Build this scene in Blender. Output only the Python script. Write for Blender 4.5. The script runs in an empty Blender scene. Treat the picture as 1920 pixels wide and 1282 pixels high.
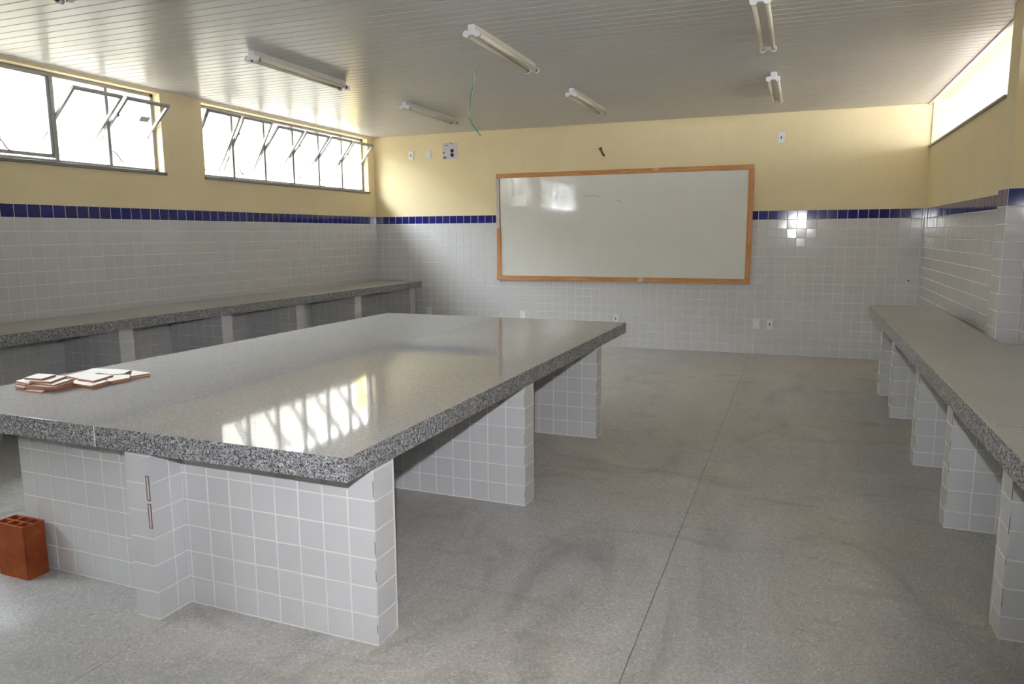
import bpy, bmesh, math, random
from mathutils import Matrix, Vector
random.seed(7)
S = bpy.context.scene
COL = S.collection

# ------------------------------------------------------------------ camera, sky, sun, flash, exposure
CAM = Vector((5.4569, -8.8521, 1.3908)); YAW = 0.3717; PITCH = -0.1465; ROLL = -0.0057; FPX = 1367.56
cy, sy = math.cos(YAW), math.sin(YAW)
Fv = Vector((-sy, cy, 0)); Rv = Vector((cy, sy, 0)); Uv = Vector((0, 0, 1))
F2 = Fv * math.cos(PITCH) + Uv * math.sin(PITCH); U2 = -Fv * math.sin(PITCH) + Uv * math.cos(PITCH)
R3 = Rv * math.cos(ROLL) + U2 * math.sin(ROLL); U3 = -Rv * math.sin(ROLL) + U2 * math.cos(ROLL)
cd = bpy.data.cameras.new('camera'); cam = bpy.data.objects.new('camera', cd); COL.objects.link(cam)
cd.sensor_fit = 'HORIZONTAL'; cd.sensor_width = 36.0; cd.lens = FPX / 1920 * 36.0; cd.clip_start = 0.02; cd.clip_end = 200
cam.matrix_world = Matrix(((R3.x, U3.x, -F2.x, CAM.x), (R3.y, U3.y, -F2.y, CAM.y), (R3.z, U3.z, -F2.z, CAM.z), (0, 0, 0, 1)))
S.camera = cam
def pix(X):
    d = Vector(X) - CAM; z = d.dot(F2)
    if z < .05: return None
    return 960 + FPX * d.dot(R3) / z, 641 - FPX * d.dot(U3) / z

SKY = 23.0; SUN = 14.0; FLASH = 116.0; EXPO = 1.14
wd = bpy.data.worlds.new('sky'); S.world = wd; wd.use_nodes = True
bg = wd.node_tree.nodes['Background']; bg.inputs[0].default_value = (0.91, 0.93, 1.0, 1); bg.inputs[1].default_value = SKY
def lamp(name, kind, energy, loc, aim=None, **kw):
    l = bpy.data.lights.new(name, kind); l.energy = energy
    for k, v in kw.items(): setattr(l, k, v)
    o = bpy.data.objects.new(name, l); COL.objects.link(o); o.location = loc
    if aim is not None: o.rotation_euler = (Vector(aim) - Vector(loc)).to_track_quat('-Z', 'Y').to_euler()
    return o
lamp('sun', 'SUN', SUN, (12, -4, 14), (12 - 1.0, -4 + .12, 14 - 1.5), angle=0.02, color=(1, .97, .92))
# the photographer's flash sits just above the lens
fl = CAM + U3 * 0.20 - R3 * 0.02
lamp('camera_flash', 'SPOT', FLASH, fl, fl + F2, spot_size=math.radians(92), spot_blend=.85, shadow_soft_size=.022, color=(.92, .94, 1.0))
S.view_settings.view_transform = 'Standard'; S.view_settings.look = 'None'
S.view_settings.exposure = EXPO; S.view_settings.gamma = 1.0; S.view_settings.use_curve_mapping = False
S.cycles.max_bounces = 10; S.cycles.diffuse_bounces = 6; S.cycles.glossy_bounces = 5; S.cycles.transparent_max_bounces = 16
S.cycles.sample_clamp_indirect = 8.0; S.cycles.caustics_refractive = False

# ------------------------------------------------------------------ dimensions
W = 6.69; H = 2.704; ZB = 1.639; P = 0.1025; G = 0.0054; YR = -10.9; WT = 0.15
SILL = 1.955; WTOP = 2.668

# ------------------------------------------------------------------ materials
def mat(name, col=(.8, .8, .8), rough=.5, metal=0.0, spec=.5, vary=0.0):
    m = bpy.data.materials.new(name); m.use_nodes = True
    b = m.node_tree.nodes['Principled BSDF']
    b.inputs['Base Color'].default_value = (*col, 1); b.inputs['Roughness'].default_value = rough
    b.inputs['Metallic'].default_value = metal; b.inputs['Specular IOR Level'].default_value = spec
    if vary:
        N, L = m.node_tree.nodes, m.node_tree.links
        oi = N.new('ShaderNodeObjectInfo'); mr = N.new('ShaderNodeMapRange')
        mr.inputs['To Min'].default_value = 1 - vary; mr.inputs['To Max'].default_value = 1 + vary
        L.new(oi.outputs['Random'], mr.inputs['Value'])
        hs = N.new('ShaderNodeHueSaturation'); hs.inputs['Color'].default_value = (*col, 1)
        L.new(mr.outputs[0], hs.inputs['Value']); L.new(hs.outputs[0], b.inputs['Base Color'])
    return m
def nodes(m): return m.node_tree.nodes, m.node_tree.links, m.node_tree.nodes['Principled BSDF']
def noise(N, L, scale, detail=4, vec=None, rough=.55, dist=0.0):
    n = N.new('ShaderNodeTexNoise'); n.inputs['Scale'].default_value = scale; n.inputs['Detail'].default_value = detail
    n.inputs['Roughness'].default_value = rough; n.inputs['Distortion'].default_value = dist
    if vec: L.new(vec, n.inputs['Vector'])
    return n
def ramp(N, L, src, stops, interp='LINEAR'):
    r = N.new('ShaderNodeValToRGB'); r.color_ramp.interpolation = interp; e = r.color_ramp.elements
    while len(e) < len(stops): e.new(.5)
    for el, (p_, c_) in zip(e, stops):
        el.position = p_; el.color = (*c_, 1) if len(c_) == 3 else c_
    L.new(src, r.inputs[0]); return r
def mix(N, L, a, b, fac, mode='MIX'):
    x = N.new('ShaderNodeMix'); x.data_type = 'RGBA'; x.blend_type = mode
    for sock, v in ((x.inputs[0], fac), (x.inputs[6], a), (x.inputs[7], b)):
        if isinstance(v, (int, float)): sock.default_value = v
        elif isinstance(v, tuple): sock.default_value = (*v, 1)
        else: L.new(v, sock)
    return x.outputs[2]
def coords(N, L, kind='Object', scale=None):
    t = N.new('ShaderNodeTexCoord'); o = t.outputs[kind]
    if scale:
        mp = N.new('ShaderNodeMapping'); mp.inputs['Scale'].default_value = scale; L.new(o, mp.inputs['Vector']); o = mp.outputs[0]
    return o
def worldpos(N, L, scale=None):
    g = N.new('ShaderNodeNewGeometry'); o = g.outputs['Position']
    if scale:
        mp = N.new('ShaderNodeMapping'); mp.inputs['Scale'].default_value = scale; L.new(o, mp.inputs['Vector']); o = mp.outputs[0]
    return o

M = {}
M['tile'] = mat('white_glazed_tile', (.65, .65, .66), .09, spec=.42, vary=.025)
M['blue'] = mat('blue_glazed_tile', (.016, .020, .17), .09, vary=.18)
M['grout'] = mat('white_grout', (.84, .82, .78), .85)
M['paint'] = mat('yellow_paint', (.82, .70, .43), .62)
def paint_detail(m, c):
    N, L, b = nodes(m); v = worldpos(N, L)
    n = noise(N, L, 1.3, 5, v); c1 = ramp(N, L, n.outputs[0], [(.3, tuple(x * .95 for x in c)), (.7, tuple(min(1, x * 1.03) for x in c))])
    n2 = noise(N, L, 9, 3, v); c2 = ramp(N, L, n2.outputs[0], [(.25, (.93, .92, .9)), (.45, (1, 1, 1))])
    L.new(mix(N, L, c1.outputs[0], c2.outputs[0], .5, 'MULTIPLY'), b.inputs['Base Color'])
    bp = N.new('ShaderNodeBump'); bp.inputs['Strength'].default_value = .12; bp.inputs['Distance'].default_value = .004
    n3 = noise(N, L, 160, 3, v); L.new(n3.outputs[0], bp.inputs['Height']); L.new(bp.outputs[0], b.inputs['Normal'])
paint_detail(M['paint'], (.82, .70, .43))
M['pvc'] = mat('white_pvc_board', (.60, .59, .575), .30, spec=.22, vary=.02)
M['pvctrim'] = mat('white_pvc_trim', (.75, .74, .72), .35)
M['rawblock'] = mat('grey_render', (.45, .44, .42), .9)
M['alu'] = mat('aluminium', (.34, .34, .34), .42, .3)
M['dark'] = mat('dark_void', (.02, .02, .02), .8)
M['steel'] = mat('catch_steel', (.16, .16, .17), .35, .8)
M['sticker'] = mat('grey_sticker', (.35, .35, .35), .6)
M['plastic'] = mat('white_plastic', (.82, .83, .85), .3)
M['tube'] = mat('fluorescent_tube_glass', (.82, .76, .60), .25)
M['fixture'] = mat('fixture_enamel', (.72, .70, .64), .35)
M['contact'] = mat('dark_contact', (.06, .06, .06), .5)
M['rust'] = mat('rusty_iron', (.20, .09, .04), .7)
M['wire1'] = mat('green_wire', (.02, .28, .20), .4)
M['wire2'] = mat('pale_blue_wire', (.55, .68, .75), .4)
M['copper'] = mat('brown_wire_end', (.25, .12, .06), .5)
M['gray_box'] = mat('galvanised_box', (.60, .58, .66), .45)
M['joint'] = mat('white_joint_filler', (.85, .85, .83), .6)
M['clay_edge'] = mat('clay_tile_body', (.42, .21, .135), .85)
M['piece'] = mat('tile_piece_glaze', (.80, .76, .70), .4, vary=.07)
M['brown'] = mat('brown_gap', (.20, .11, .07), .9)
M['stone'] = mat('grey_stone_sill', (.20, .19, .18), .45)
M['ext'] = mat('cream_cladding', (.26, .245, .20), .7, vary=.03)
M['extground'] = mat('pale_concrete_ground', (.30, .285, .26), .9)
M['yellow_post'] = mat('strong_yellow_paint', (.80, .62, .20), .6)
M['corr'] = mat('pale_corridor_paint', (.82, .76, .70), .7)

# whiteboard laminate
M['board'] = mat('whiteboard_laminate', (.70, .70, .66), .16)
N, L, b = nodes(M['board']); v = coords(N, L)
n = noise(N, L, 3, 5, v); c1 = ramp(N, L, n.outputs[0], [(.3, (.77, .77, .72)), (.7, (.81, .81, .76))]); L.new(c1.outputs[0], b.inputs['Base Color'])
n2 = noise(N, L, 6, 6, v, .7, 1.5); r2 = ramp(N, L, n2.outputs[0], [(.38, (.035, .035, .035)), (.75, (.13, .13, .13))]); L.new(r2.outputs[0], b.inputs['Roughness'])
# wood
def wood(name, c0, c1, c2, axis):
    m = mat(name, c1, .55); N, L, b = nodes(m)
    sc = [7, 7, 7]; sc[axis] = .7
    v = coords(N, L, 'Object', tuple(sc)); n = noise(N, L, 4.5, 6, v, .6, 1.2)
    r = ramp(N, L, n.outputs[0], [(.25, c0), (.5, c1), (.75, c2)])
    v2 = coords(N, L, 'Object'); n2 = noise(N, L, 5, 4, v2); r2 = ramp(N, L, n2.outputs[0], [(.66, (0, 0, 0)), (.74, (1, 1, 1))])
    L.new(mix(N, L, r.outputs[0], (.75, .68, .58), r2.outputs[0]), b.inputs['Base Color'])
    bp = N.new('ShaderNodeBump'); bp.inputs['Strength'].default_value = .25; bp.inputs['Distance'].default_value = .002
    L.new(n.outputs[0], bp.inputs['Height']); L.new(bp.outputs[0], b.inputs['Normal']); return m
M['wood_h'] = wood('orange_wood_horizontal', (.42, .17, .05), (.58, .27, .09), (.66, .36, .15), 0)
M['wood_v'] = wood('orange_wood_vertical', (.42, .17, .05), (.58, .27, .09), (.66, .36, .15), 2)
M['wood_white'] = wood('whitewashed_wood', (.52, .40, .34), (.66, .56, .50), (.72, .65, .60), 2)
# granite with settled dust on the upward faces
def granite(name, dust, rmax):
    m = mat(name, (.3, .3, .3), .15, spec=.055); N, L, b = nodes(m); v = worldpos(N, L)
    vo = N.new('ShaderNodeTexVoronoi'); vo.inputs['Scale'].default_value = 250; L.new(v, vo.inputs['Vector'])
    sep = N.new('ShaderNodeSeparateColor'); L.new(vo.outputs['Color'], sep.inputs[0])
    r = ramp(N, L, sep.outputs[0], [(.0, (.06, .06, .062)), (.18, (.12, .12, .125)), (.32, (.24, .24, .245)), (.6, (.34, .34, .345)), (.85, (.50, .50, .51)), (1, (.64, .64, .65))])
    n = noise(N, L, 70, 3, v); r1 = ramp(N, L, n.outputs[0], [(.3, (.62, .62, .62)), (.65, (1.1, 1.1, 1.1))])
    stone = mix(N, L, r.outputs[0], r1.outputs[0], 1.0, 'MULTIPLY')
    g = N.new('ShaderNodeNewGeometry'); sx = N.new('ShaderNodeSeparateXYZ'); L.new(g.outputs['Normal'], sx.inputs[0])
    up = N.new('ShaderNodeMath'); up.operation = 'GREATER_THAN'; up.inputs[1].default_value = .9; L.new(sx.outputs['Z'], up.inputs[0])
    vs = worldpos(N, L, (1.0, .45, 1)); ns = noise(N, L, 2.3, 6, vs, .6, .6)
    rs = ramp(N, L, ns.outputs[0], [(.25, (dust * .88,) * 3), (.75, (dust,) * 3)])
    mul = N.new('ShaderNodeMath'); mul.operation = 'MULTIPLY'; L.new(up.outputs[0], mul.inputs[0]); L.new(rs.outputs[0], mul.inputs[1])
    nd = noise(N, L, 1.1, 4, v); rd = ramp(N, L, nd.outputs[0], [(.35, (.53, .525, .52)), (.7, (.59, .575, .545))])
    L.new(mix(N, L, stone, rd.outputs[0], mul.outputs[0]), b.inputs['Base Color'])
    rr = N.new('ShaderNodeMapRange'); rr.inputs['From Max'].default_value = 1; rr.inputs['To Min'].default_value = .07; rr.inputs['To Max'].default_value = rmax
    L.new(mul.outputs[0], rr.inputs['Value']); L.new(rr.outputs[0], b.inputs['Roughness']); return m
M['granite'] = granite('grey_granite', .74, .05)
M['granite_dusty'] = granite('dusty_grey_granite', .85, .35)
# terrazzo floor
m = M['floor'] = mat('grey_terrazzo', (.4, .4, .39), .42, spec=.22); N, L, b = nodes(m); v = worldpos(N, L)
vo = N.new('ShaderNodeTexVoronoi'); vo.inputs['Scale'].default_value = 150; L.new(v, vo.inputs['Vector'])
sep = N.new('ShaderNodeSeparateColor'); L.new(vo.outputs['Color'], sep.inputs[0])
r = ramp(N, L, sep.outputs[1], [(0, (.40, .40, .39)), (.15, (.50, .495, .48)), (.8, (.55, .54, .52)), (1, (.68, .68, .66))])
vs = worldpos(N, L, (1, .42, 1)); n = noise(N, L, 1.7, 7, vs, .62, 1.6)
r1 = ramp(N, L, n.outputs[0], [(.30, (.66, .66, .66)), (.43, (.90, .90, .90)), (.58, (1, 1, 1)), (.75, (1.14, 1.13, 1.11))])
c = mix(N, L, r.outputs[0], r1.outputs[0], 1.0, 'MULTIPLY')
n2 = noise(N, L, .55, 3, v); r2 = ramp(N, L, n2.outputs[0], [(.35, (.96, .98, 1.02)), (.65, (1.05, 1.0, .93))])
c = mix(N, L, c, r2.outputs[0], .9, 'MULTIPLY')
vm = worldpos(N, L, (.5, 1.6, 1)); n3 = noise(N, L, 2.0, 4, vm, .55, 2.2); r3 = ramp(N, L, n3.outputs[0], [(.30, (.80, .79, .77)), (.44, (1, 1, 1))])
c = mix(N, L, c, r3.outputs[0], .8, 'MULTIPLY')
L.new(c, b.inputs['Base Color'])
r4 = ramp(N, L, n.outputs[0], [(.3, (.30, .30, .30)), (.6, (.5, .5, .5))]); L.new(r4.outputs[0], b.inputs['Roughness'])
M['floorjoint'] = mat('dark_floor_joint', (.10, .10, .10), .7)
M['chip'] = mat('pale_mortar_crumb', (.70, .67, .60), .9)
# terracotta
m = M['clay'] = mat('terracotta', (.45, .15, .06), .9, spec=.15); N, L, b = nodes(m); v = coords(N, L)
n = noise(N, L, 14, 5, v); r = ramp(N, L, n.outputs[0], [(.3, (.25, .055, .020)), (.55, (.33, .080, .028)), (.75, (.40, .115, .042))]); L.new(r.outputs[0], b.inputs['Base Color'])
bp = N.new('ShaderNodeBump'); bp.inputs['Strength'].default_value = .3; bp.inputs['Distance'].default_value = .003
n2 = noise(N, L, 60, 4, v); L.new(n2.outputs[0], bp.inputs['Height']); L.new(bp.outputs[0], b.inputs['Normal'])
# window glass
m = M['glass'] = bpy.data.materials.new('window_glass'); m.use_nodes = True; N, L = m.node_tree.nodes, m.node_tree.links
N.remove(N['Principled BSDF']); tr = N.new('ShaderNodeBsdfTransparent'); tr.inputs[0].default_value = (.92, .94, .93, 1)
gl = N.new('ShaderNodeBsdfGlossy'); gl.inputs['Roughness'].default_value = .02; lw = N.new('ShaderNodeLayerWeight'); pw = N.new('ShaderNodeMath'); pw.operation = 'POWER'; pw.inputs[1].default_value = 4.0
L.new(lw.outputs['Facing'], pw.inputs[0]); fr = N.new('ShaderNodeMapRange'); fr.inputs['To Min'].default_value = .07; fr.inputs['To Max'].default_value = .85; L.new(pw.outputs[0], fr.inputs['Value'])
ms = N.new('ShaderNodeMixShader'); L.new(fr.outputs[0], ms.inputs[0]); L.new(tr.outputs[0], ms.inputs[1]); L.new(gl.outputs[0], ms.inputs[2])
L.new(ms.outputs[0], N['Material Output'].inputs['Surface'])

# ------------------------------------------------------------------ builders
def box(bm, x0, x1, y0, y1, z0, z1, mi=0, bev=0.0):
    vs = [bm.verts.new((x, y, z)) for z in (z0, z1) for y in (y0, y1) for x in (x0, x1)]
    fs = []
    for q in ((0, 2, 3, 1), (4, 5, 7, 6), (0, 1, 5, 4), (2, 6, 7, 3), (0, 4, 6, 2), (1, 3, 7, 5)):
        f = bm.faces.new([vs[i] for i in q]); f.material_index = mi; fs.append(f)
    if bev:
        ed = list({e for f in fs for e in f.edges})
        bmesh.ops.bevel(bm, geom=ed, offset=bev, segments=2, affect='EDGES', profile=.6)
def tube(bm, pts, rad, seg=8, mi=0, cap=True):
    pts = [Vector(p) for p in pts]; rings = []; up = Vector((0, 0, 1)); last = None
    for i, p in enumerate(pts):
        d = (pts[min(i + 1, len(pts) - 1)] - pts[max(i - 1, 0)]).normalized()
        a = last if last is not None else (up if abs(d.z) < .9 else Vector((1, 0, 0)))
        a = (a - d * a.dot(d)).normalized(); bb = d.cross(a); last = a
        r = rad[i] if isinstance(rad, (list, tuple)) else rad
        rings.append([bm.verts.new(p + (a * math.cos(2 * math.pi * k / seg) + bb * math.sin(2 * math.pi * k / seg)) * r) for k in range(seg)])
    for A, B in zip(rings, rings[1:]):
        for k in range(seg):
            f = bm.faces.new((A[k], A[(k + 1) % seg], B[(k + 1) % seg], B[k])); f.material_index = mi; f.smooth = True
    if cap:
        bm.faces.new(rings[0][::-1]).material_index = mi; bm.faces.new(rings[-1]).material_index = mi
def prism(bm, pts, z0, z1, mt=0, ms_=0):
    a = [bm.verts.new((x, y, z0)) for x, y in pts]; c_ = [bm.verts.new((x, y, z1)) for x, y in pts]
    n_ = len(pts); fs = [bm.faces.new(a[::-1]), bm.faces.new(c_)]
    fs[0].material_index = ms_; fs[1].material_index = mt
    for i in range(n_): bm.faces.new((a[i], a[(i + 1) % n_], c_[(i + 1) % n_], c_[i])).material_index = ms_
def me(name, bm, mats):
    bmesh.ops.recalc_face_normals(bm, faces=bm.faces[:])
    d = bpy.data.meshes.new(name); bm.to_mesh(d); bm.free()
    for x in mats: d.materials.append(M[x])
    return d
def obj(name, data, parent=None, mtx=None, kind=None):
    o = bpy.data.objects.new(name, data); COL.objects.link(o)
    if parent is not None: o.parent = parent
    if mtx is not None: o.matrix_basis = mtx
    if kind: o['kind'] = kind
    return o
def tag(o, label, cat, group=None, kind=None):
    o['label'] = label; o['category'] = cat
    if group: o['group'] = group
    if kind: o['kind'] = kind
    return o
def part(name, mats, parent, fn, mtx=None, kind=None):
    bm = bmesh.new(); fn(bm); return obj(name, me(name, bm, mats), parent, mtx, kind)
def bpart(name, matn, parent, *bx, bev=0.0, kind=None):
    bm = bmesh.new(); box(bm, *bx, bev=bev); return obj(name, me(name, bm, [matn]), parent, None, kind)
def empty(name, loc, rz=0.0):
    o = bpy.data.objects.new(name, None); COL.objects.link(o); o.location = loc; o.rotation_euler = (0, 0, rz); o.empty_display_size = .1
    return o

# tiles -----------------------------------------------------------
TT = 0.0024   # how far the glazed face stands out
def tile_rings(w, h):
    x, y = w / 2, h / 2
    return [(x, y, -.002), (x, y, TT - .0013), (x - .0005, y - .0005, TT - .0004), (x - .0016, y - .0016, TT)]
def tile_geo(w, h):
    V = []; Fc = []
    for (x, y, z) in tile_rings(w, h): V += [(-x, -y, z), (x, -y, z), (x, y, z), (-x, y, z)]
    for k in range(3):
        for i in range(4): j = (i + 1) % 4; Fc.append((4 * k + i, 4 * k + j, 4 * k + 4 + j, 4 * k + 4 + i))
    Fc.append((12, 13, 14, 15)); return V, Fc
TC = {}
def tile_mesh(w, h, mt):
    key = (round(w, 4), round(h, 4), mt)
    if key not in TC:
        V, Fc = tile_geo(w, h); d = bpy.data.meshes.new('glazed_tile'); d.from_pydata(V, [], Fc); d.materials.append(M[mt])
        for i, p_ in enumerate(d.polygons): p_.use_smooth = False
        TC[key] = d
    return TC[key]
NORM = {'-y': Vector((0, -1, 0)), '+y': Vector((0, 1, 0)), '+x': Vector((1, 0, 0)), '-x': Vector((-1, 0, 0))}
def tile_mtx(c, face, tilt=.0035):
    n_ = NORM[face]; up = Vector((0, 0, 1)); t = up.cross(n_)
    R_ = Matrix((t, up, n_)).transposed().to_4x4()
    return Matrix.Translation(c) @ R_ @ Matrix.Rotation(random.gauss(0, tilt), 4, 'X') @ Matrix.Rotation(random.gauss(0, tilt), 4, 'Y')
def cells(us, zs):
    for a, b_ in zip(us, us[1:]):
        for c_, d_ in zip(zs, zs[1:]):
            if b_ - a > .012 and d_ - c_ > .010: yield a, b_, c_, d_
def cellpos(face, plane, a, b_, c_, d_):
    u = (a + b_) / 2; z = (c_ + d_) / 2
    return Vector((u, plane, z)) if face[1] == 'y' else Vector((plane, u, z))
def lay(parent, face, plane, us, zs, mt='tile', name='wall_tile', off=None):
    """every cell one tile object"""
    for a, b_, c_, d_ in cells(us, zs):
        obj(name, tile_mesh(b_ - a - G, d_ - c_ - G, mt), parent, tile_mtx(cellpos(face, plane, a, b_, c_, d_), face))
def field(parent, faces, mt='tile', name='tile_field'):
    """many tiles as one mesh; faces = list of (face, plane, cell list)"""
    V = []; Fc = []
    for face, plane, cl in faces:
        for a, b_, c_, d_ in cl:
            v_, f_ = tile_geo(b_ - a - G, d_ - c_ - G); mx = tile_mtx(cellpos(face, plane, a, b_, c_, d_), face); o_ = len(V)
            V += [tuple(mx @ Vector(q)) for q in v_]; Fc += [tuple(i + o_ for i in q) for q in f_]
    if not V: return
    d = bpy.data.meshes.new(name); d.from_pydata(V, [], Fc); d.materials.append(M[mt])
    return obj(name, d, parent, None, 'stuff')
def frange(a, b_, step):
    r = [a]; s_ = 1 if b_ > a else -1
    while (b_ - r[-1]) * s_ > step * 1.0001: r.append(r[-1] + step * s_)
    if abs(b_ - r[-1]) > .003: r.append(b_)
    return r

# ------------------------------------------------------------------ setting: floor
floor = obj('floor', None); bm = bmesh.new(); box(bm, -.1, W + .1, YR - .1, .1, -.12, -.003)
floor = obj('floor', me('floor', bm, ['floorjoint'])); bpy.data.objects.remove(bpy.data.objects['floor']) if False else None
for o in list(bpy.data.objects):
    if o.name == 'floor' and o.data is None: bpy.data.objects.remove(o)
floor.name = 'floor'
tag(floor, 'grey terrazzo floor with thin dark joints between the counters', 'floor', kind='structure')
fx = [0, .168, 1.778, 3.388, 5.0, 6.61, W]; fy = [0, -1.24, -2.85, -4.46, -6.07, -7.68, -9.29, YR]
for a, b_ in zip(fx, fx[1:]):
    for c_, d_ in zip(fy, fy[1:]):
        bpart('floor_panel', 'floor', floor, a + .0013, b_ - .0013, d_ + .0013, c_ - .0013, -.05, 0)

# ------------------------------------------------------------------ walls
def wall(name, label, boxes):
    bm = bmesh.new()
    for bx, mi in boxes: box(bm, *bx, mi=mi)
    return tag(obj(name, me(name, bm, ['grout', 'paint'])), label, 'wall', kind='structure')
ZT = H + .06
wall_back = wall('wall_back', 'back wall, white tiled below a blue tile band, yellow above, behind the whiteboard',
    [((-WT, W + WT, 0, WT, -.1, ZB), 0), ((-WT, W + WT, 0, WT, ZB, ZT), 1)])
WINS = [(-3.115, -.165), (-6.57, -3.615), (-10.02, -7.065)]
lb = [((-WT, 0, YR, 0, -.1, ZB), 0), ((-WT, 0, YR, 0, ZB, SILL), 1), ((-WT, 0, YR, 0, WTOP, ZT), 1)]
ends = [0] + [v for w_ in WINS for v in (w_[1], w_[0])] + [YR]
for i in range(0, len(ends), 2): lb.append(((-WT, 0, ends[i + 1], ends[i], SILL, WTOP), 1))
wall_left = wall('wall_left', 'window wall, white tiled below a blue tile band, yellow above', lb)
ROP = [(-3.03, -.03), (-7.35, -4.35)]; RZ = 2.268; RT = 2.745  # second gap is unseen, added to brighten the island's side
rb = [((W, W + WT, YR, 0, -.1, ZB), 0), ((W, W + WT, YR, 0, ZB, RZ), 1), ((W, W + WT, YR, 0, RT, ZT + .06), 1)]
ends = [0] + [v for w_ in ROP for v in (w_[1], w_[0])] + [YR]
for i in range(0, len(ends), 2): rb.append(((W, W + WT, ends[i + 1], ends[i], RZ, RT), 1))
wall_right = wall('wall_right', 'side wall with a high open gap beside the whiteboard wall, tiled below, yellow above', rb)
wall_rear = wall('wall_rear', 'rear wall opposite the whiteboard, tiled below and yellow above',
    [((-WT, W + WT, YR - WT, YR, -.1, ZB), 0), ((-WT, W + WT, YR - WT, YR, ZB, ZT), 1)])

zs = [ZB - i * P for i in range(16, -1, -1)]; zs[0] = .002
def split_wall(parent, face, plane, us, hide):
    cand = []; rest = []
    for c4 in cells(us, zs[:-1]):
        p_ = cellpos(face, plane, *c4); e = Vector((0, 0, .05)); t_ = Uv.cross(NORM[face]) * .05
        q = pix(p_); s_ = 0
        if q and 0 <= q[0] <= 1920 and 0 <= q[1] <= 1282 and not hide(p_):
            a_, b_ = pix(p_ - t_), pix(p_ + t_); c_, d_ = pix(p_ - e), pix(p_ + e)
            s_ = abs(a_[0] - b_[0]) * abs(c_[1] - d_[1])
        (cand if s_ > 60 else rest).append((s_, c4))
    cand.sort(key=lambda x: -x[0]); rest += cand[300:]
    for s_, (a, b_, c_, d_) in cand[:300]:
        obj('wall_tile', tile_mesh(b_ - a - G, d_ - c_ - G, 'tile'), parent, tile_mtx(cellpos(face, plane, a, b_, c_, d_), face))
    field(parent, [(face, plane, [c4 for s_, c4 in rest])])
    lay(parent, face, plane, us, zs[-2:], 'blue', 'border_tile')
BX0, BX1, BZ0, BZ1 = 1.812, 4.955, .808, 2.155      # whiteboard outline on the wall
split_wall(wall_back, '-y', 0, frange(0, W - .002, P),
    lambda q: (BX0 - .05 < q.x < BX1 + .05 and q.z > BZ0 - .05) or (q.x < 3.5 and q.z < .42) or (q.x < .8 and q.z < .8) or (q.x > 6.0 and q.z < .72))
ql = .1036
split_wall(wall_left, '+x', 0, [-(.082 + i * ql) for i in range(104, -1, -1) if .082 + i * ql < -YR] + [-.001], lambda q: q.z < .78)
split_wall(wall_right, '-x', W, [-i * P for i in range(106, 0, -1)] + [-.002], lambda q: q.z < .78 or -3.8 < q.y < -3.5)
field(wall_rear, [('+y', YR, list(cells(frange(.0, W, P), zs[:-1])))]); field(wall_rear, [('+y', YR, list(cells(frange(.0, W, P), zs[-2:])))], 'blue', 'border_tile_field')

# pilaster on the side wall
CY0, CY1, CXI = -3.80, -3.575, W - .115
pil = part('pilaster', ['grout', 'paint'], wall_right, lambda bm: (box(bm, CXI, W + .01, CY0, CY1, 0, ZB), box(bm, CXI, W + .01, CY0, CY1, ZB, H, 1)))
for z_, mt, nm in ((zs[:-1], 'tile', 'wall_tile'), (zs[-2:], 'blue', 'border_tile')):
    lay(pil, '-x', CXI, [CY0, CY0 + .1125, CY1], z_, mt, nm)
    lay(pil, '-y', CY0, [CXI, W - .004], z_, mt, nm)

# ceiling
bm = bmesh.new(); box(bm, -.01, W + .01, YR - .02, .02, H + .012, H + .05)
ceiling = tag(obj('ceiling', me('ceiling', bm, ['pvctrim'])), 'ceiling of white plastic boards with fluorescent battens', 'ceiling', kind='structure')
def plank_mesh(x0, x1, w_=.0996):
    bm = bmesh.new(); prof = [(-w_ / 2, .012), (-w_ / 2, .0035), (-w_ / 2 + .0045, 0), (w_ / 2 - .006, 0), (w_ / 2 - .0025, .0035), (w_ / 2, .0035), (w_ / 2, .012)]
    A = [bm.verts.new((x0, y, z)) for y, z in prof]; B = [bm.verts.new((x1, y, z)) for y, z in prof]; n_ = len(prof)
    for i in range(n_): bm.faces.new((A[i], A[(i + 1) % n_], B[(i + 1) % n_], B[i]))
    bm.faces.new(A[::-1]); bm.faces.new(B); return me('ceiling_plank', bm, ['pvc'])
pm = plank_mesh(.0, W - .035)
for i in range(109):
    obj('ceiling_plank', pm, ceiling, Matrix.Translation((0, -.05 - i * .1, H)) @ Matrix.Rotation(random.gauss(0, .004), 4, 'X'))
tr1 = obj('trim_1', (lambda bm: (box(bm, W - .045, W - .022, YR, -.003, H - .010, H + .004), me('trim_1', bm, ['pvctrim']))[1])(bmesh.new()))
tag(tr1, 'white plastic ceiling edge strip along the high open gap', 'trim', kind='structure')
tr2 = obj('trim_2', (lambda bm: (box(bm, .002, .02, YR, -.003, H - .008, H + .004), me('trim_2', bm, ['pvctrim']))[1])(bmesh.new()))
tag(tr2, 'white plastic ceiling edge strip above the awning windows', 'trim', kind='structure')
bm = bmesh.new(); box(bm, -.5, W + 3.3, YR - .5, .6, H + .13, H + .30)  # unseen slab added to block light, stretched past the corridor to dim it
tag(obj('light_block_roof', me('light_block_roof', bm, ['rawblock'])), 'roof slab over the room and corridor, added unseen to block light', 'light_block_roof', kind='structure')

# sill of the open gap
for k, (a, b_) in enumerate(ROP):
    bm = bmesh.new(); box(bm, W - .02, W + WT + .01, a - .018, b_ + .018, RZ - .006, RZ + .012)
    tag(obj('trim_%d' % (k + 3), me('sill', bm, ['stone'])), 'thin grey stone sill of the %s high open gap from the whiteboard wall' % ('first', 'second', 'third')[k], 'sill', kind='structure')

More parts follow.
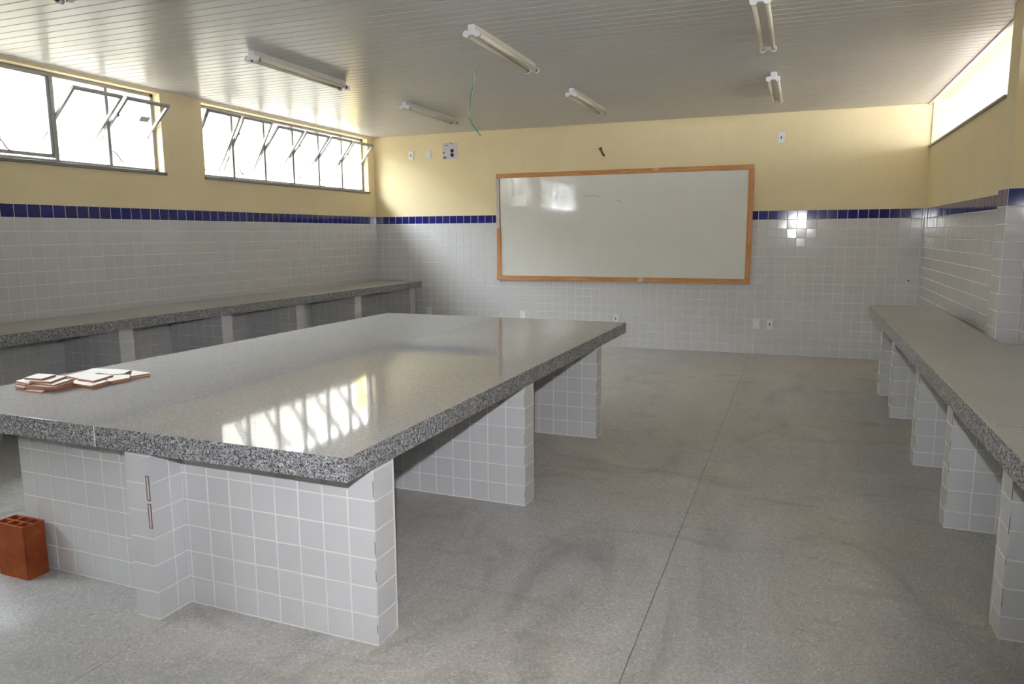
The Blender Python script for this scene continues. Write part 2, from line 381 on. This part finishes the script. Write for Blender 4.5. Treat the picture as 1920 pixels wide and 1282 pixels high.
# ------------------------------------------------------------------ windows
BAY = .4925; FX = -.10; ZP = 2.335
def window(num, y0, y1, angles, label):
    """angles from the far (whiteboard) end to the near end"""
    bm = bmesh.new(); d0, d1 = FX - .022, FX + .022; z0, z1 = SILL + .012, WTOP - .004
    for a in ((d0, d1, y0 + .004, y1 - .004, z0, z0 + .032), (d0, d1, y0 + .004, y1 - .004, z1 - .026, z1), (d0, d1, y1 - .034, y1 - .004, z0, z1), (d0, d1, y0 + .004, y0 + .034, z0, z1)): box(bm, *a)
    w_ = tag(obj('window_%d' % num, me('window_frame', bm, ['alu'])), label, 'window', kind='structure')
    bay = (y1 - y0) / 6
    for i in range(1, 6): bpart('mullion', 'alu', w_, d0, d1, y1 - i * bay - .015, y1 - i * bay + .015, z0 + .03, z1 - .026)
    bpart('sill', 'stone', w_, -WT - .02, .022, y0 - .012, y1 + .012, SILL - .012, SILL + .014, bev=.003)
    sw, sh, t = bay - .034, .60, .011
    for i, ang in enumerate(angles):
        yc = y1 - (i + .5) * bay
        bm = bmesh.new(); hb, hs = .645 / 2, sw / 2
        for a in ((-t, t, -hs, hs, -hb, -hb + .026), (-t, t, -hs, hs, hb - .026, hb), (-t, t, -hs, -hs + .022, -hb + .02, hb - .02), (-t, t, hs - .022, hs, -hb + .02, hb - .02)): box(bm, *a)
        mx = Matrix.Translation((FX, yc, ZP)) @ Matrix.Rotation(math.radians(ang), 4, 'Y')
        s_ = obj('sash', me('sash', bm, ['alu']), w_, mx)
        bpart('glass_pane', 'glass', s_, -.002, .002, -hs + .014, hs - .014, -hb + .018, hb - .018)
        if i % 2 == 0:
            def cat(bm):
                yy = -hs + .006
                box(bm, t, t + .016, yy - .012, yy + .012, hb * .38, hb * .38 + .022)
            part('catch', ['steel'], s_, cat)
            # pull chain and lever hang in world vertical from the sash: built on the window
            top = mx @ Vector((t + .014, -hs + .006, hb * .38))
            x_b = FX + .05; zb_ = 2.09
            pts = [top, top.lerp(Vector((x_b, top.y + .004, zb_)), .35) + Vector((.01, 0, -.02)), top.lerp(Vector((x_b, top.y + .004, zb_)), .7) + Vector((.012, .004, -.01)), Vector((x_b, top.y + .004, zb_))]
            part('pull_chain', ['steel'], w_, lambda bm: tube(bm, pts, .0022, 6))
            yb = top.y - .004
            part('lever', ['steel'], w_, lambda bm: tube(bm, [(x_b - .028, yb, 2.12), (x_b, yb + .012, 2.10), (x_b + .016, yb + .02, 2.075), (x_b + .018, yb + .035, 2.045), (x_b + .03, yb + .06, 2.02)], .0045, 6))
    return w_
w1 = window(1, *WINS[0], [40.5, 40.5, 40.5, 40.5, 31, 31], 'six-sash aluminium awning window nearest the whiteboard wall')
w2 = window(2, *WINS[1], [47, 47, 0, 0, 40, 40], 'aluminium awning window in the middle of the window wall with shut sashes')
w3 = window(3, *WINS[2], [40, 40, 40, 40, 40, 40], 'aluminium awning window at the rear end of the window wall')
s_ = [c_ for c_ in w2.children if c_.name.startswith('sash')][0]
bpart('sticker', 'sticker', s_, .003, .0045, .02, .115, .10, .155)

# ------------------------------------------------------------------ outside
bm = bmesh.new(); box(bm, -2.3, -2.1, YR - 3, 5, -.2, 3.5)
ew = tag(obj('wall_neighbour', me('wall_neighbour', bm, ['rawblock'])), 'pale clad wall of the next building outside the windows', 'wall', kind='structure')
cm = (lambda bm: (box(bm, -.011, .011, -.0585, .0585, 0, 2.02), box(bm, -.011, .011, -.0585, .0585, 2.035, 3.36), me('cladding_panel', bm, ['ext']))[2])(bmesh.new())
for i in range(125): obj('cladding_panel', cm, ew, Matrix.Translation((-2.088, 4.8 - i * .125, .1)))
bm = bmesh.new(); box(bm, -40, 60, -50, 40, -.35, -.2)
tag(obj('ground', me('ground', bm, ['extground'])), 'pale ground outside the building', 'ground', kind='structure')
bpart('yellow_post', 'yellow_post', None, -.62, -.50, .30, .42, -.2, 2.6, bev=.01)
tag(bpy.data.objects['yellow_post'], 'bright yellow post outside the window by the whiteboard wall', 'post')
# corridor on the other side
bm = bmesh.new(); box(bm, W + WT, W + 3.3, 0, .15, -.2, 2.84)
tag(obj('wall_corridor', me('wall_corridor', bm, ['corr'])), 'pale end wall of the corridor beyond the high gap', 'wall', kind='structure')
bm = bmesh.new(); box(bm, W + 3.2, W + 3.3, YR, .15, -.2, 1.0)  # unseen parapet, added and sized to set how bright the corridor gets
tag(obj('wall_corridor_light_limit', me('wall_corridor_light_limit', bm, ['corr'])), 'low pale unseen parapet, added along the open side of the corridor to limit its light', 'wall', kind='structure')
bm = bmesh.new(); box(bm, W + 7.0, W + 7.3, YR - 6, 8, -.2, 4.3)  # unseen wall added to keep low sky light out of the corridor
tag(obj('wall_sky_block', me('wall_sky_block', bm, ['extground'])), 'plain unseen wall across the yard, added to block the low sky', 'wall', kind='structure')
bm = bmesh.new(); box(bm, W + WT, W + 3.3, YR, .15, -.2, 0)
tag(obj('floor_corridor', me('floor_corridor', bm, ['extground'])), 'pale corridor floor outside the room', 'floor', kind='structure')
bm = bmesh.new(); box(bm, W + WT, W + 3.3, YR, 0, 2.772, 2.80)
cc = tag(obj('ceiling_corridor', me('ceiling_corridor', bm, ['pvctrim'])), 'white boarded corridor ceiling beyond the high gap', 'ceiling', kind='structure')
pm2 = plank_mesh(W + WT + .005, W + 3.28)
for i in range(108): obj('ceiling_plank', pm2, cc, Matrix.Translation((0, -.05 - i * .1, 2.76)))

# ------------------------------------------------------------------ island
IR = -0.0138; IT = .7128; ITH = .0794; IB = IT - ITH; PV = Vector((4.24, -7.0, 0))
def iroot(name, lx, ly, lz=0):
    o_ = Vector((lx, ly, 0)) - PV; c_, s_ = math.cos(IR), math.sin(IR)
    e = empty(name, (PV.x + o_.x * c_ - o_.y * s_, PV.y + o_.x * s_ + o_.y * c_, lz), IR); return e
IXR, IXL, IYN, IYF = 4.1945, 2.0567, -7.022, -3.3134
def slab(root, ox, oy, panels, z0, z1, mt, joints):
    for (a, b_, c_, d_) in panels: bpart('granite_panel', mt, root, a - ox, b_ - ox, c_ - oy, d_ - oy, z0, z1, bev=.0018)
    for (a, b_, c_, d_) in joints: bpart('joint_filler', 'joint', root, a - ox, b_ - ox, c_ - oy, d_ - oy, z0, z1 - .0004)
ox, oy = 3.1, -5.2; isl = iroot('granite_worktop', ox, oy)
tag(isl, 'large grey granite worktop of the central island with loose tile pieces on it', 'worktop')
JX, JY = 3.107, -5.17; g = .0003
slab(isl, ox, oy, [(IXL, JX - g, IYN, JY - .0006), (JX + g, IXR, IYN, JY - .0006), (IXL, JX - g, JY + .0006, IYF), (JX + g, IXR, JY + .0006, IYF)], IB, IT, 'granite', [(JX - .002, JX + .002, IYN - .0006, IYN + .0002)])

ih = [.004, .1075] + [.1075 + P * k for k in range(1, 6)] + [IB - .001]
def support(name, x0, x1, y0, y1, ox, oy, root, faces, hidden, zsj, ztop, extra=()):
    bm = bmesh.new(); box(bm, x0 - ox, x1 - ox, y0 - oy, y1 - oy, 0, ztop)
    for e in extra: box(bm, e[0] - ox, e[1] - ox, e[2] - oy, e[3] - oy, 0, ztop)
    obj('masonry_core', me('masonry_core', bm, ['grout']), root)
    for face, plane, us in faces:
        if face[1] == 'y': lay(root, face, plane - oy, [u - ox for u in us], zsj, name='tile')
        else: lay(root, face, plane - ox, [u - oy for u in us], zsj, name='tile')
    fl_ = []
    for face, plane, us in hidden:
        if face[1] == 'y': fl_.append((face, plane - oy, list(cells([u - ox for u in us], zsj))))
        else: fl_.append((face, plane - ox, list(cells([u - oy for u in us], zsj))))
    if fl_: field(root, fl_)
IPX, TH = 4.184, .13; PL = 2.44
SX0, SX1, SYF = 3.233, 3.345, -7.008
lab = ['tiled island support with a projecting stub, beside the clay brick', 'middle tiled support wall under the island worktop', 'tiled support wall under the island end facing the whiteboard']
for k, yn in enumerate((-6.8625, -5.4704, -4.1115)):
    ox, oy = 3.3, yn + TH / 2
    root = iroot('island_support', ox, oy); tag(root, lab[k], 'support wall', 'tiled supports under the island')
    uR = [u for u in frange(IPX, 3.345 + .001, P)][::-1]; uR[0] = SX1
    uL = frange(SX0, PL, P)[::-1]
    yb = yn + TH
    if k == 0:
        faces = [('-y', yn, uR), ('-y', yn, uL), ('+x', IPX, [yn - .004, yb - .012]), ('-y', SYF, [SX0, SX1]), ('+x', SX1, [SYF - .004, SYF + .085, yn]), ('-x', SX0, [SYF, SYF + .085, yn])]
        hidden = [('+y', yb, frange(IPX, PL, P)[::-1]), ('-x', PL, [yn, yb])]
        support('p', PL, IPX, yn, yb, ox, oy, root, faces, hidden, ih, IB, [(SX0, SX1, SYF, yn + .01)])
        # brown gaps where the corner grout is missing, each round a slip of tile
        for za in (.455, .352):
            def slot(bm, za=za):
                x_, y_ = SX1 + TT - ox, SYF - TT - oy
                box(bm, x_ - .017, x_ - .0145, y_ - .0012, y_ + .003, za, za + .093); box(bm, x_ - .004, x_ - .0015, y_ - .0012, y_ + .003, za, za + .093)
                box(bm, x_ - .0145, x_ - .004, y_ - .0012, y_ + .003, za, za + .0028); box(bm, x_ - .0145, x_ - .004, y_ - .0012, y_ + .003, za + .0902, za + .093)
            part('missing_grout', ['brown'], root, slot)
    else:
        faces = [('-y', yn, frange(IPX, PL, P)[::-1]), ('+x', IPX, [yn - .004, yb - .012])]
        hidden = [('+y', yb, frange(IPX, PL, P)[::-1]), ('-x', PL, [yn, yb])]
        support('p', PL, IPX, yn, yb, ox, oy, root, faces, hidden, ih, IB)
    for z_, h_ in ((.53, .08), (.33, .06), (.235, .055), (.05, .03)):
        h_ *= random.uniform(.6, 1.0); bpart('missing_grout', 'brown', root, IPX - .0002 - ox, IPX + .0014 - ox, yn - TT - .0010 - oy, yn - TT + .0006 - oy, z_, z_ + h_)

# ------------------------------------------------------------------ counter along the window wall
LX, LT = .69, .7652; LB = LT - .0794
ox, oy = .35, -4.0; root = empty('granite_counter', (ox, oy, 0)); tag(root, 'long dusty granite counter top along the window wall', 'worktop')
js = [-.008, -2.494, -4.625, -5.75, -7.9, -10.0]
slab(root, ox, oy, [(.0075, LX, b_ + .0012, a - .0012) for a, b_ in zip(js, js[1:])], LB, LT, 'granite_dusty', [(LX - .03, LX - .0006, a - .0012, a + .0012) for a in js[1:-1]])
lz = [.004, .07] + [.07 + P * k for k in range(1, 6)] + [LB - .001]
words = ['first', 'second', 'third', 'fourth', 'fifth', 'sixth', 'seventh']
for k, yc in enumerate((-.135, -1.466, -2.55, -3.615, -4.70, -5.78, -6.86)):
    x0, x1, y0, y1 = .008, .615, yc - .065, yc + .065; ox, oy = .31, yc
    root = empty('counter_support', (ox, oy, 0))
    tag(root, '%s tiled support under the window-wall counter, counted from the whiteboard wall' % words[k], 'support wall', 'tiled supports under the window-wall counter')
    support('p', x0, x1, y0, y1, ox, oy, root, [('-y', y0, frange(x1, x0, P)[::-1]), ('+x', x1, [y0 - .004, y1 + .004])], [('+y', y1, frange(x1, x0, P)[::-1])], lz, LB)

# ------------------------------------------------------------------ counter along the open-gap wall
RX, RYF, RTZ = 6.067, -1.755, .760; RB = RTZ - .0794
ox, oy = 6.4, -4.0; root = empty('granite_counter', (ox, oy, 0)); tag(root, 'grey granite counter top along the wall with the high gap', 'worktop')
js = [RYF, -4.0, -6.10, -8.2, -10.0]
pan = []
for a, b_ in zip(js, js[1:]): pan.append((RX, W - .0075 if not (b_ < CY0 < a) else CXI - .007, b_ + .001, a - .001))
slab(root, ox, oy, pan[:1] + pan[1:], RB, RTZ, 'granite_dusty', [(RX + .0006, RX + .03, a - .001, a + .001) for a in js[1:-1]])
rz = [.004, .085] + [.085 + P * k for k in range(1, 6)] + [RB - .001]
for k, yn in enumerate((-1.98, -2.80, -4.02, -5.035, -6.064, -7.09)):
    x0, x1, y0, y1 = 6.165, W - .008, yn, yn + .13; ox, oy = 6.42, yn + .065
    root = empty('counter_support', (ox, oy, 0))
    tag(root, '%s tiled support under the gap-wall counter, counted from the whiteboard wall' % words[k], 'support wall', 'tiled supports under the gap-wall counter')
    support('p', x0, x1, y0, y1, ox, oy, root, [('-y', y0, frange(x0, x1, P)), ('-x', x0, [y0 - .004, y0 + .102, y1])], [('+y', y1, frange(x0, x1, P))], rz, RB)
    for z_ in (.50, .38, .27, .12):
        if random.random() < .75: bpart('missing_grout', 'brown', root, x0 - .0014 - ox, x0 + .0002 - ox, y0 - TT - .0010 - oy, y0 - TT + .0006 - oy, z_, z_ + random.uniform(.03, .075))

# ------------------------------------------------------------------ whiteboard
cx_ = (BX0 + BX1) / 2; root = empty('whiteboard', (cx_, 0, BZ0)); tag(root, 'blank whiteboard in a wooden frame on the tiled back wall', 'whiteboard')
hw = (BX1 - BX0) / 2; hh = BZ1 - BZ0; FW = .056; yf = -.007
bpart('panel', 'board', root, -hw + .03, hw - .03, yf - .014, yf, .02, hh - .02)
bpart('frame_rail', 'wood_h', root, -hw, hw, yf - .028, yf, hh - FW, hh, bev=.002)
bpart('frame_rail', 'wood_h', root, -hw, hw, yf - .028, yf, 0, FW, bev=.002)
bpart('frame_rail', 'wood_v', root, hw - FW, hw + .004, yf - .027, yf, FW + .0008, hh - FW - .0008, bev=.002)
bpart('frame_rail', 'wood_v', root, -hw + .004, -hw + FW + .002, yf - .027, yf, FW + .0008, .66, bev=.002)
fr_ = bpart('frame_rail', 'wood_white', root, -hw - .004, -hw + FW - .012, yf - .024, yf, .6608, hh - FW - .0008, bev=.002); fr_['label'] = 'whitewashed piece of frame rail'
bpart('backing_strip', 'brown', root, -hw + FW - .012, -hw + FW - .004, yf - .016, yf, .6608, hh - FW - .0008)
def marks(bm):
    for pts in ([(-.95, .97), (-.98, 1.02), (-1.0, 1.07)], [(-1.16, .96), (-1.15, 1.03)], [(.0, .985), (.04, .975), (.06, .96)], [(-.4, 1.04), (-.3, 1.045), (-.2, 1.03)]):
        tube(bm, [(x, yf - .0135, z) for x, z in pts], .0022, 5)
part('scuff_mark', ['copper'], root, marks)

# ------------------------------------------------------------------ wall plates, box, hook
def plate(x, z, label, hole):
    r_ = empty('wall_outlet' if hole else 'blank_wall_plate', (x, 0, z)); tag(r_, label, 'outlet' if hole else 'wall plate', None)
    yb = -.006 if z < ZB else 0
    bpart('cover_plate', 'plastic', r_, -.036, .036, yb - .011, yb, -.0585, .0585, bev=.004)
    if hole:
        sk = bpart('socket', 'plastic', r_, -.017, .017, yb - .0135, yb - .010, -.03, .03, bev=.003)
        part('pin_hole', ['contact'], sk, lambda bm: [tube(bm, [(0, yb - .0145, z_), (0, yb - .012, z_)], .006 if z_ else .008, 10) for z_ in (-.013, 0, .013)])
    else:
        part('screw', ['contact'], r_, lambda bm: [tube(bm, [(0, yb - .0122, z_), (0, yb - .010, z_)], .0032, 8) for z_ in (-.042, .042)])
plate(.574, 2.438, 'white outlet high on the yellow wall beside the window', 1)
plate(.831, 2.441, 'blank white plate high on the wall between an outlet and an open box', 0)
plate(5.227, 2.434, 'white outlet on the yellow wall above the right end of the whiteboard', 1)
plate(5.048, .350, 'blank white plate low on the tiles below the whiteboard', 0)
plate(5.194, .350, 'white outlet low on the tiles beside a blank plate', 1)
plate(3.394, .350, 'white outlet low on the tiles, just past the end of the island', 1)
plate(2.165, .352, 'blank white plate low on the tiles, half hidden behind the island worktop', 0)
plate(.80, .352, 'white plate low on the tiles beside the end of the window-wall counter', 0)
x0, x1, z0, z1 = 1.046, 1.251, 2.372, 2.582
root = empty('junction_box', ((x0 + x1) / 2, 0, (z0 + z1) / 2)); tag(root, 'open grey square junction box set in the yellow wall', 'junction box'); hx = (x1 - x0) / 2
def jb(bm):
    for a in ((-hx, hx, -.004, 0, -hx, -hx + .006), (-hx, hx, -.004, 0, hx - .006, hx), (-hx, -hx + .006, -.004, 0, -hx, hx), (hx - .006, hx, -.004, 0, -hx, hx)): box(bm, *a)
part('rim', ['gray_box'], root, jb); bpart('back_plate', 'gray_box', root, -hx + .006, hx - .006, -.002, -.0005, -hx + .006, hx - .006)
part('knockout_hole', ['dark'], root, lambda bm: [tube(bm, [(hx * .32, -.0032, z_), (hx * .32, -.0018, z_)], .024, 18) for z_ in (-.055, -.002)])
part('debris', ['brown'], root, lambda bm: [box(bm, *a) for a in ((-hx + .008, -hx + .05, -.006, -.002, -hx + .008, -hx + .03), (-hx + .03, -hx + .075, -.005, -.002, hx - .035, hx - .028), (-hx + .01, -hx + .025, -.006, -.002, -.03, -.01), (0, .04, -.005, -.002, hx - .014, hx - .008))])
root = empty('rusty_hook', (3.205, 0, 2.36)); tag(root, 'small rusty iron pipe stub sticking out above the whiteboard', 'hook')
part('stub', ['rust'], root, lambda bm: tube(bm, [(.012, 0, -.035), (.004, -.03, -.02), (-.012, -.065, .028), (-.016, -.075, .045)], [.012, .013, .013, .012], 10))
part('flange', ['rust'], root, lambda bm: tube(bm, [(-.014, -.070, .036), (-.018, -.078, .05)], .021, 12))
root = empty('wall_anchor', (6.578, 0, .875)); tag(root, 'tiny grey anchor plug in the tiles near the room corner', 'anchor')
part('plug', ['stone'], root, lambda bm: tube(bm, [(0, -.004, 0), (0, -.012, 0)], .011, 10))
part('screw_head', ['rust'], root, lambda bm: tube(bm, [(0, -.011, 0), (0, -.015, 0)], .005, 8))

# ------------------------------------------------------------------ ceiling battens
def batten():
    r_ = empty('ceiling_batten_light', (0, 0, 0)); Ln = .572
    bpart('channel', 'fixture', r_, -.026, .026, -Ln + .012, Ln - .012, -.042, 0, bev=.003)
    def reflector(bm):
        for s_ in (-1, 1):
            v = [bm.verts.new(q) for q in ((s_ * .024, -Ln + .03, -.040), (s_ * .024, Ln - .03, -.040), (s_ * .004, Ln - .03, -.052), (s_ * .004, -Ln + .03, -.052))]; bm.faces.new(v)
    for y_ in (-1, 1):
        def hold(bm, y_=y_):
            box(bm, -.022, .022, y_ * Ln - .012, y_ * Ln + .012, -.062, 0, bev=.004)
            for s_ in (-1, 1): tube(bm, [(s_ * .036, y_ * Ln - .013, -.056), (s_ * .036, y_ * Ln + .013, -.056)], .021, 14)
            box(bm, -.036, .036, y_ * Ln - .010, y_ * Ln + .010, -.062, -.045)
        part('lamp_holder', ['plastic'], r_, hold)
    for s_ in (-1, 1):
        tb = part('tube', ['tube'], r_, lambda bm: tube(bm, [(s_ * .036, -Ln + .035, -.056), (s_ * .036, Ln - .035, -.056)], .0135, 12))
        for y_ in (-1, 1):
            part('end_cap', ['contact'], tb, lambda bm: tube(bm, [(s_ * .036, y_ * (Ln - .035), -.056), (s_ * .036, y_ * (Ln - .013), -.056)], .0137, 12))
    return r_
def copy_tree(o_, parent=None):
    c_ = o_.copy(); COL.objects.link(c_); c_.parent = parent
    for ch in o_.children: copy_tree(ch, c_)
    return c_
proto = batten(); first = True
names = {0: 'over the window-wall side', 1: 'over the middle of the room', 2: 'over the gap-wall side'}
rows = {0: 'in the row nearest the whiteboard', 1: 'in the second row from the whiteboard', 2: 'in the third row from the whiteboard'}
todo = [(i, j) for j in range(3) for i in range(3) if not (j == 2 and i > 0)]
for i, j in todo:
    o_ = proto if first else copy_tree(proto); first = False
    o_.location = ((1.735, 3.465, 5.20)[i], (-1.645, -3.845, -6.44)[j], H)
    tag(o_, 'twin-tube fluorescent batten %s, %s' % (names[i], rows[j]), 'ceiling light', 'fluorescent ceiling battens')

# hanging wires
root = empty('hanging_wire', (2.96, -3.236, H)); tag(root, 'green and pale blue wires hanging loose from the ceiling', 'wire')
cp = [(.003, 0, .002), (-.001, .004, -.04), (-.018, 0, -.139), (-.045, .003, -.22), (-.058, .006, -.285), (-.057, .004, -.345), (-.034, 0, -.41), (-.006, -.004, -.46), (.034, -.006, -.507)]
def sm(pts, n_=5):
    out = []
    for i in range(len(pts) - 1):
        p0, p1, p2, p3 = [Vector(pts[max(0, min(len(pts) - 1, k))]) for k in (i - 1, i, i + 1, i + 2)]
        for t in range(n_):
            t /= n_; out.append(.5 * ((2 * p1) + (-p0 + p2) * t + (2 * p0 - 5 * p1 + 4 * p2 - p3) * t * t + (-p0 + 3 * p1 - 3 * p2 + p3) * t ** 3))
    return out + [Vector(pts[-1])]
cl = sm(cp)
def strand(ph, r_, off):
    return [p_ + Vector((math.cos(i * .35 + ph) * off, math.sin(i * .35 + ph) * off, 0)) for i, p_ in enumerate(cl)]
part('strand', ['wire1'], root, lambda bm: tube(bm, strand(0, 0, .0035), .0042, 8))
part('strand', ['wire2'], root, lambda bm: tube(bm, strand(3.1, 0, .0035), .0040, 8))
part('bare_end', ['copper'], root, lambda bm: (tube(bm, [cl[-1], cl[-1] + Vector((.012, 0, -.016))], .002, 6), tube(bm, [cl[-1] + Vector((.003, 0, 0)), cl[-1] + Vector((.02, 0, -.008))], .002, 6)))

# ------------------------------------------------------------------ clay brick
bw, bd, bh, t = .178, .092, .226, .009
root = iroot('clay_brick', 2.588 - bw / 2, -6.976 + bd / 2); tag(root, 'orange hollow clay brick standing on end on the floor by the island', 'brick')
bm = bmesh.new(); nx, ny = 3, 2; xs = [-bw / 2]; ys = [-bd / 2]
cw = (bw - t * (nx + 1)) / nx; ch_ = (bd - t * (ny + 1)) / ny
for i in range(nx): xs += [xs[-1] + t, xs[-1] + t + cw]
xs.append(bw / 2)
for i in range(ny): ys += [ys[-1] + t, ys[-1] + t + ch_]
ys.append(bd / 2)
vt = {}
def V_(i, j, z):
    k = (i, j, z)
    if k not in vt: vt[k] = bm.verts.new((xs[i], ys[j], z))
    return vt[k]
for i in range(len(xs) - 1):
    for j in range(len(ys) - 1):
        if i % 2 == 1 and j % 2 == 1:
            for (a, b_) in (((i, j), (i + 1, j)), ((i + 1, j), (i + 1, j + 1)), ((i + 1, j + 1), (i, j + 1)), ((i, j + 1), (i, j))):
                bm.faces.new((V_(*a, bh), V_(*b_, bh), V_(*b_, 0), V_(*a, 0)))
        else:
            bm.faces.new((V_(i, j, bh), V_(i + 1, j, bh), V_(i + 1, j + 1, bh), V_(i, j + 1, bh))); bm.faces.new((V_(i, j, 0), V_(i, j + 1, 0), V_(i + 1, j + 1, 0), V_(i + 1, j, 0)))
for i in range(len(xs) - 1):
    for j in (0, len(ys) - 1): bm.faces.new((V_(i, j, 0), V_(i + 1, j, 0), V_(i + 1, j, bh), V_(i, j, bh)))
for j in range(len(ys) - 1):
    for i in (0, len(xs) - 1): bm.faces.new((V_(i, j, 0), V_(i, j + 1, 0), V_(i, j + 1, bh), V_(i, j, bh)))
bmesh.ops.recalc_face_normals(bm, faces=bm.faces[:])
sharp = [e for e in bm.edges if e.calc_length() > .2 and any(abs(abs(v.co.x) - bw / 2) < 1e-5 and abs(abs(v.co.y) - bd / 2) < 1e-5 for v in e.verts)]
bmesh.ops.bevel(bm, geom=sharp, offset=.005, segments=2, affect='EDGES')
obj('body', me('body', bm, ['clay']), root)

# ------------------------------------------------------------------ tile pieces lying on the island
T = .009
PIECES = [('B', 2, [(2.197, -6.415), (2.183, -6.312), (2.285, -6.311), (2.312, -6.444)]), ('B', 2, [(2.183, -6.312), (2.146, -6.223), (2.272, -6.21), (2.285, -6.311)]),
 ('B', 2, [(2.285, -6.311), (2.267, -6.206), (2.379, -6.198), (2.422, -6.282), (2.392, -6.317)]), ('B', 3, [(2.359, -6.48), (2.297, -6.376), (2.446, -6.359), (2.484, -6.497)]),
 ('B', 2, [(2.388, -6.534), (2.337, -6.471), (2.511, -6.432), (2.534, -6.551)]), ('B', 2, [(2.453, -6.412), (2.408, -6.33), (2.467, -6.286), (2.537, -6.348), (2.523, -6.443)]),
 ('B', 2, [(2.507, -6.319), (2.393, -6.205), (2.52, -6.218), (2.535, -6.232)]),
 ('B', 1, [(2.20, -6.42), (2.15, -6.225), (2.39, -6.20), (2.30, -6.44)]),
 ('B', 1, [(2.387, -6.53), (2.33, -6.463), (2.503, -6.427), (2.522, -6.545)]), ('B', 1, [(2.51, -6.425), (2.42, -6.34), (2.47, -6.298), (2.529, -6.345)]), ('B', 1, [(2.505, -6.313), (2.407, -6.213), (2.515, -6.208), (2.539, -6.235)]),
 ('A', 6, [(2.247, -6.651), (2.205, -6.554), (2.312, -6.548), (2.344, -6.638)]), ('A', 5, [(2.291, -6.66), (2.272, -6.62), (2.281, -6.523), (2.347, -6.522), (2.403, -6.641)]),
 ('A', 4, [(2.19, -6.65), (2.169, -6.591), (2.209, -6.595), (2.295, -6.633), (2.303, -6.672)]), ('A', 4, [(2.316, -6.653), (2.27, -6.573), (2.397, -6.532), (2.435, -6.654)]),
 ('A', 3, [(2.188, -6.652), (2.167, -6.584), (2.276, -6.621), (2.279, -6.668)]), ('A', 3, [(2.296, -6.676), (2.266, -6.614), (2.363, -6.558), (2.404, -6.532), (2.441, -6.659)]),
 ('A', 2, [(2.208, -6.668), (2.185, -6.607), (2.272, -6.622), (2.282, -6.68)]), ('A', 2, [(2.287, -6.674), (2.279, -6.615), (2.398, -6.531), (2.439, -6.65)]),
 ('A', 1, [(2.299, -6.656), (2.296, -6.595), (2.392, -6.529), (2.415, -6.604), (2.417, -6.640)]), ('A', 1, [(2.302, -6.688), (2.312, -6.660), (2.391, -6.662), (2.406, -6.690)]), ('A', 1, [(2.20, -6.66), (2.19, -6.61), (2.285, -6.60), (2.29, -6.66)])]
LABELS = ['square cream tile piece of the flat spread, upper layer, next to the taller pile', 'cream tile piece in the upper layer of the flat spread, along its back edge',
 'five-sided cream tile piece at the back of the flat spread, upper layer', 'cream tile piece lying highest, on top of the flat spread', 'cream tile piece at the near corner of the flat spread, upper layer',
 'five-sided cream tile piece in the middle of the long front edge of the flat spread', 'narrow pointed cream tile piece at the tip of the flat spread furthest from the pile',
 'large tile piece underneath the back of the flat spread, on the granite', 'terracotta-edged tile piece under the near corner of the flat spread', 'terracotta-edged tile piece under the five-sided front piece of the flat spread', 'terracotta-edged tile piece under the tip of the flat spread',
 'square cream tile piece topmost on the taller pile', 'long slanted tile offcut just under the topmost piece of the taller pile', 'small five-sided tile piece on the outer shoulder of the taller pile', 'large cream tile piece under the slanted offcut of the taller pile',
 'terracotta-edged tile piece under the outer shoulder of the taller pile', 'five-sided terracotta-edged tile piece third up in the taller pile', 'small terracotta-edged tile piece second up on the outer side of the taller pile',
 'large terracotta-edged tile piece second up in the taller pile', 'five-sided tile piece at the bottom of the taller pile', 'thin white tile sliver poking out at the bottom of the taller pile', 'tile piece at the bottom outer side of the taller pile']
for (pl, l, pts), lbl in zip(PIECES, LABELS):
    cxp = sum(p_[0] for p_ in pts) / len(pts); cyp = sum(p_[1] for p_ in pts) / len(pts)
    bm = bmesh.new(); prism(bm, [((x - cxp) * .985, (y - cyp) * .985) for x, y in pts], 0, T - .0016, 1, 1); prism(bm, [((x - cxp) * .985, (y - cyp) * .985) for x, y in pts], T - .0016, T - .0002, 0, 0)
    o_ = obj('tile_piece', me('tile_piece', bm, ['piece', 'clay_edge']), None, Matrix.Translation((cxp, cyp, IT + (l - 1) * T)))
    tag(o_, lbl, 'tile piece', 'tile pieces of the taller pile' if pl == 'A' else 'tile pieces of the flat spread')

# crumbs of mortar on the floor
for q, (x, y, a, l_, w_, lb_) in enumerate(((5.655, -6.59, 1.15, .055, .022, 'larger pale mortar crumb on the floor near the gap-wall counter'), (5.515, -6.74, .95, .045, .014, 'smaller pale mortar crumb on the floor beside a larger one'))):
    bm = bmesh.new(); box(bm, -l_ / 2, l_ / 2, -w_ / 2, w_ / 2, 0, .006, bev=.0025)
    for v in bm.verts: v.co.x += .15 * v.co.y; v.co.y *= 1 + 4 * v.co.x
    o_ = obj('mortar_crumb', me('mortar_crumb', bm, ['chip']), None, Matrix.Translation((x, y, 0)) @ Matrix.Rotation(-a, 4, 'Z')); tag(o_, lb_, 'mortar crumb')
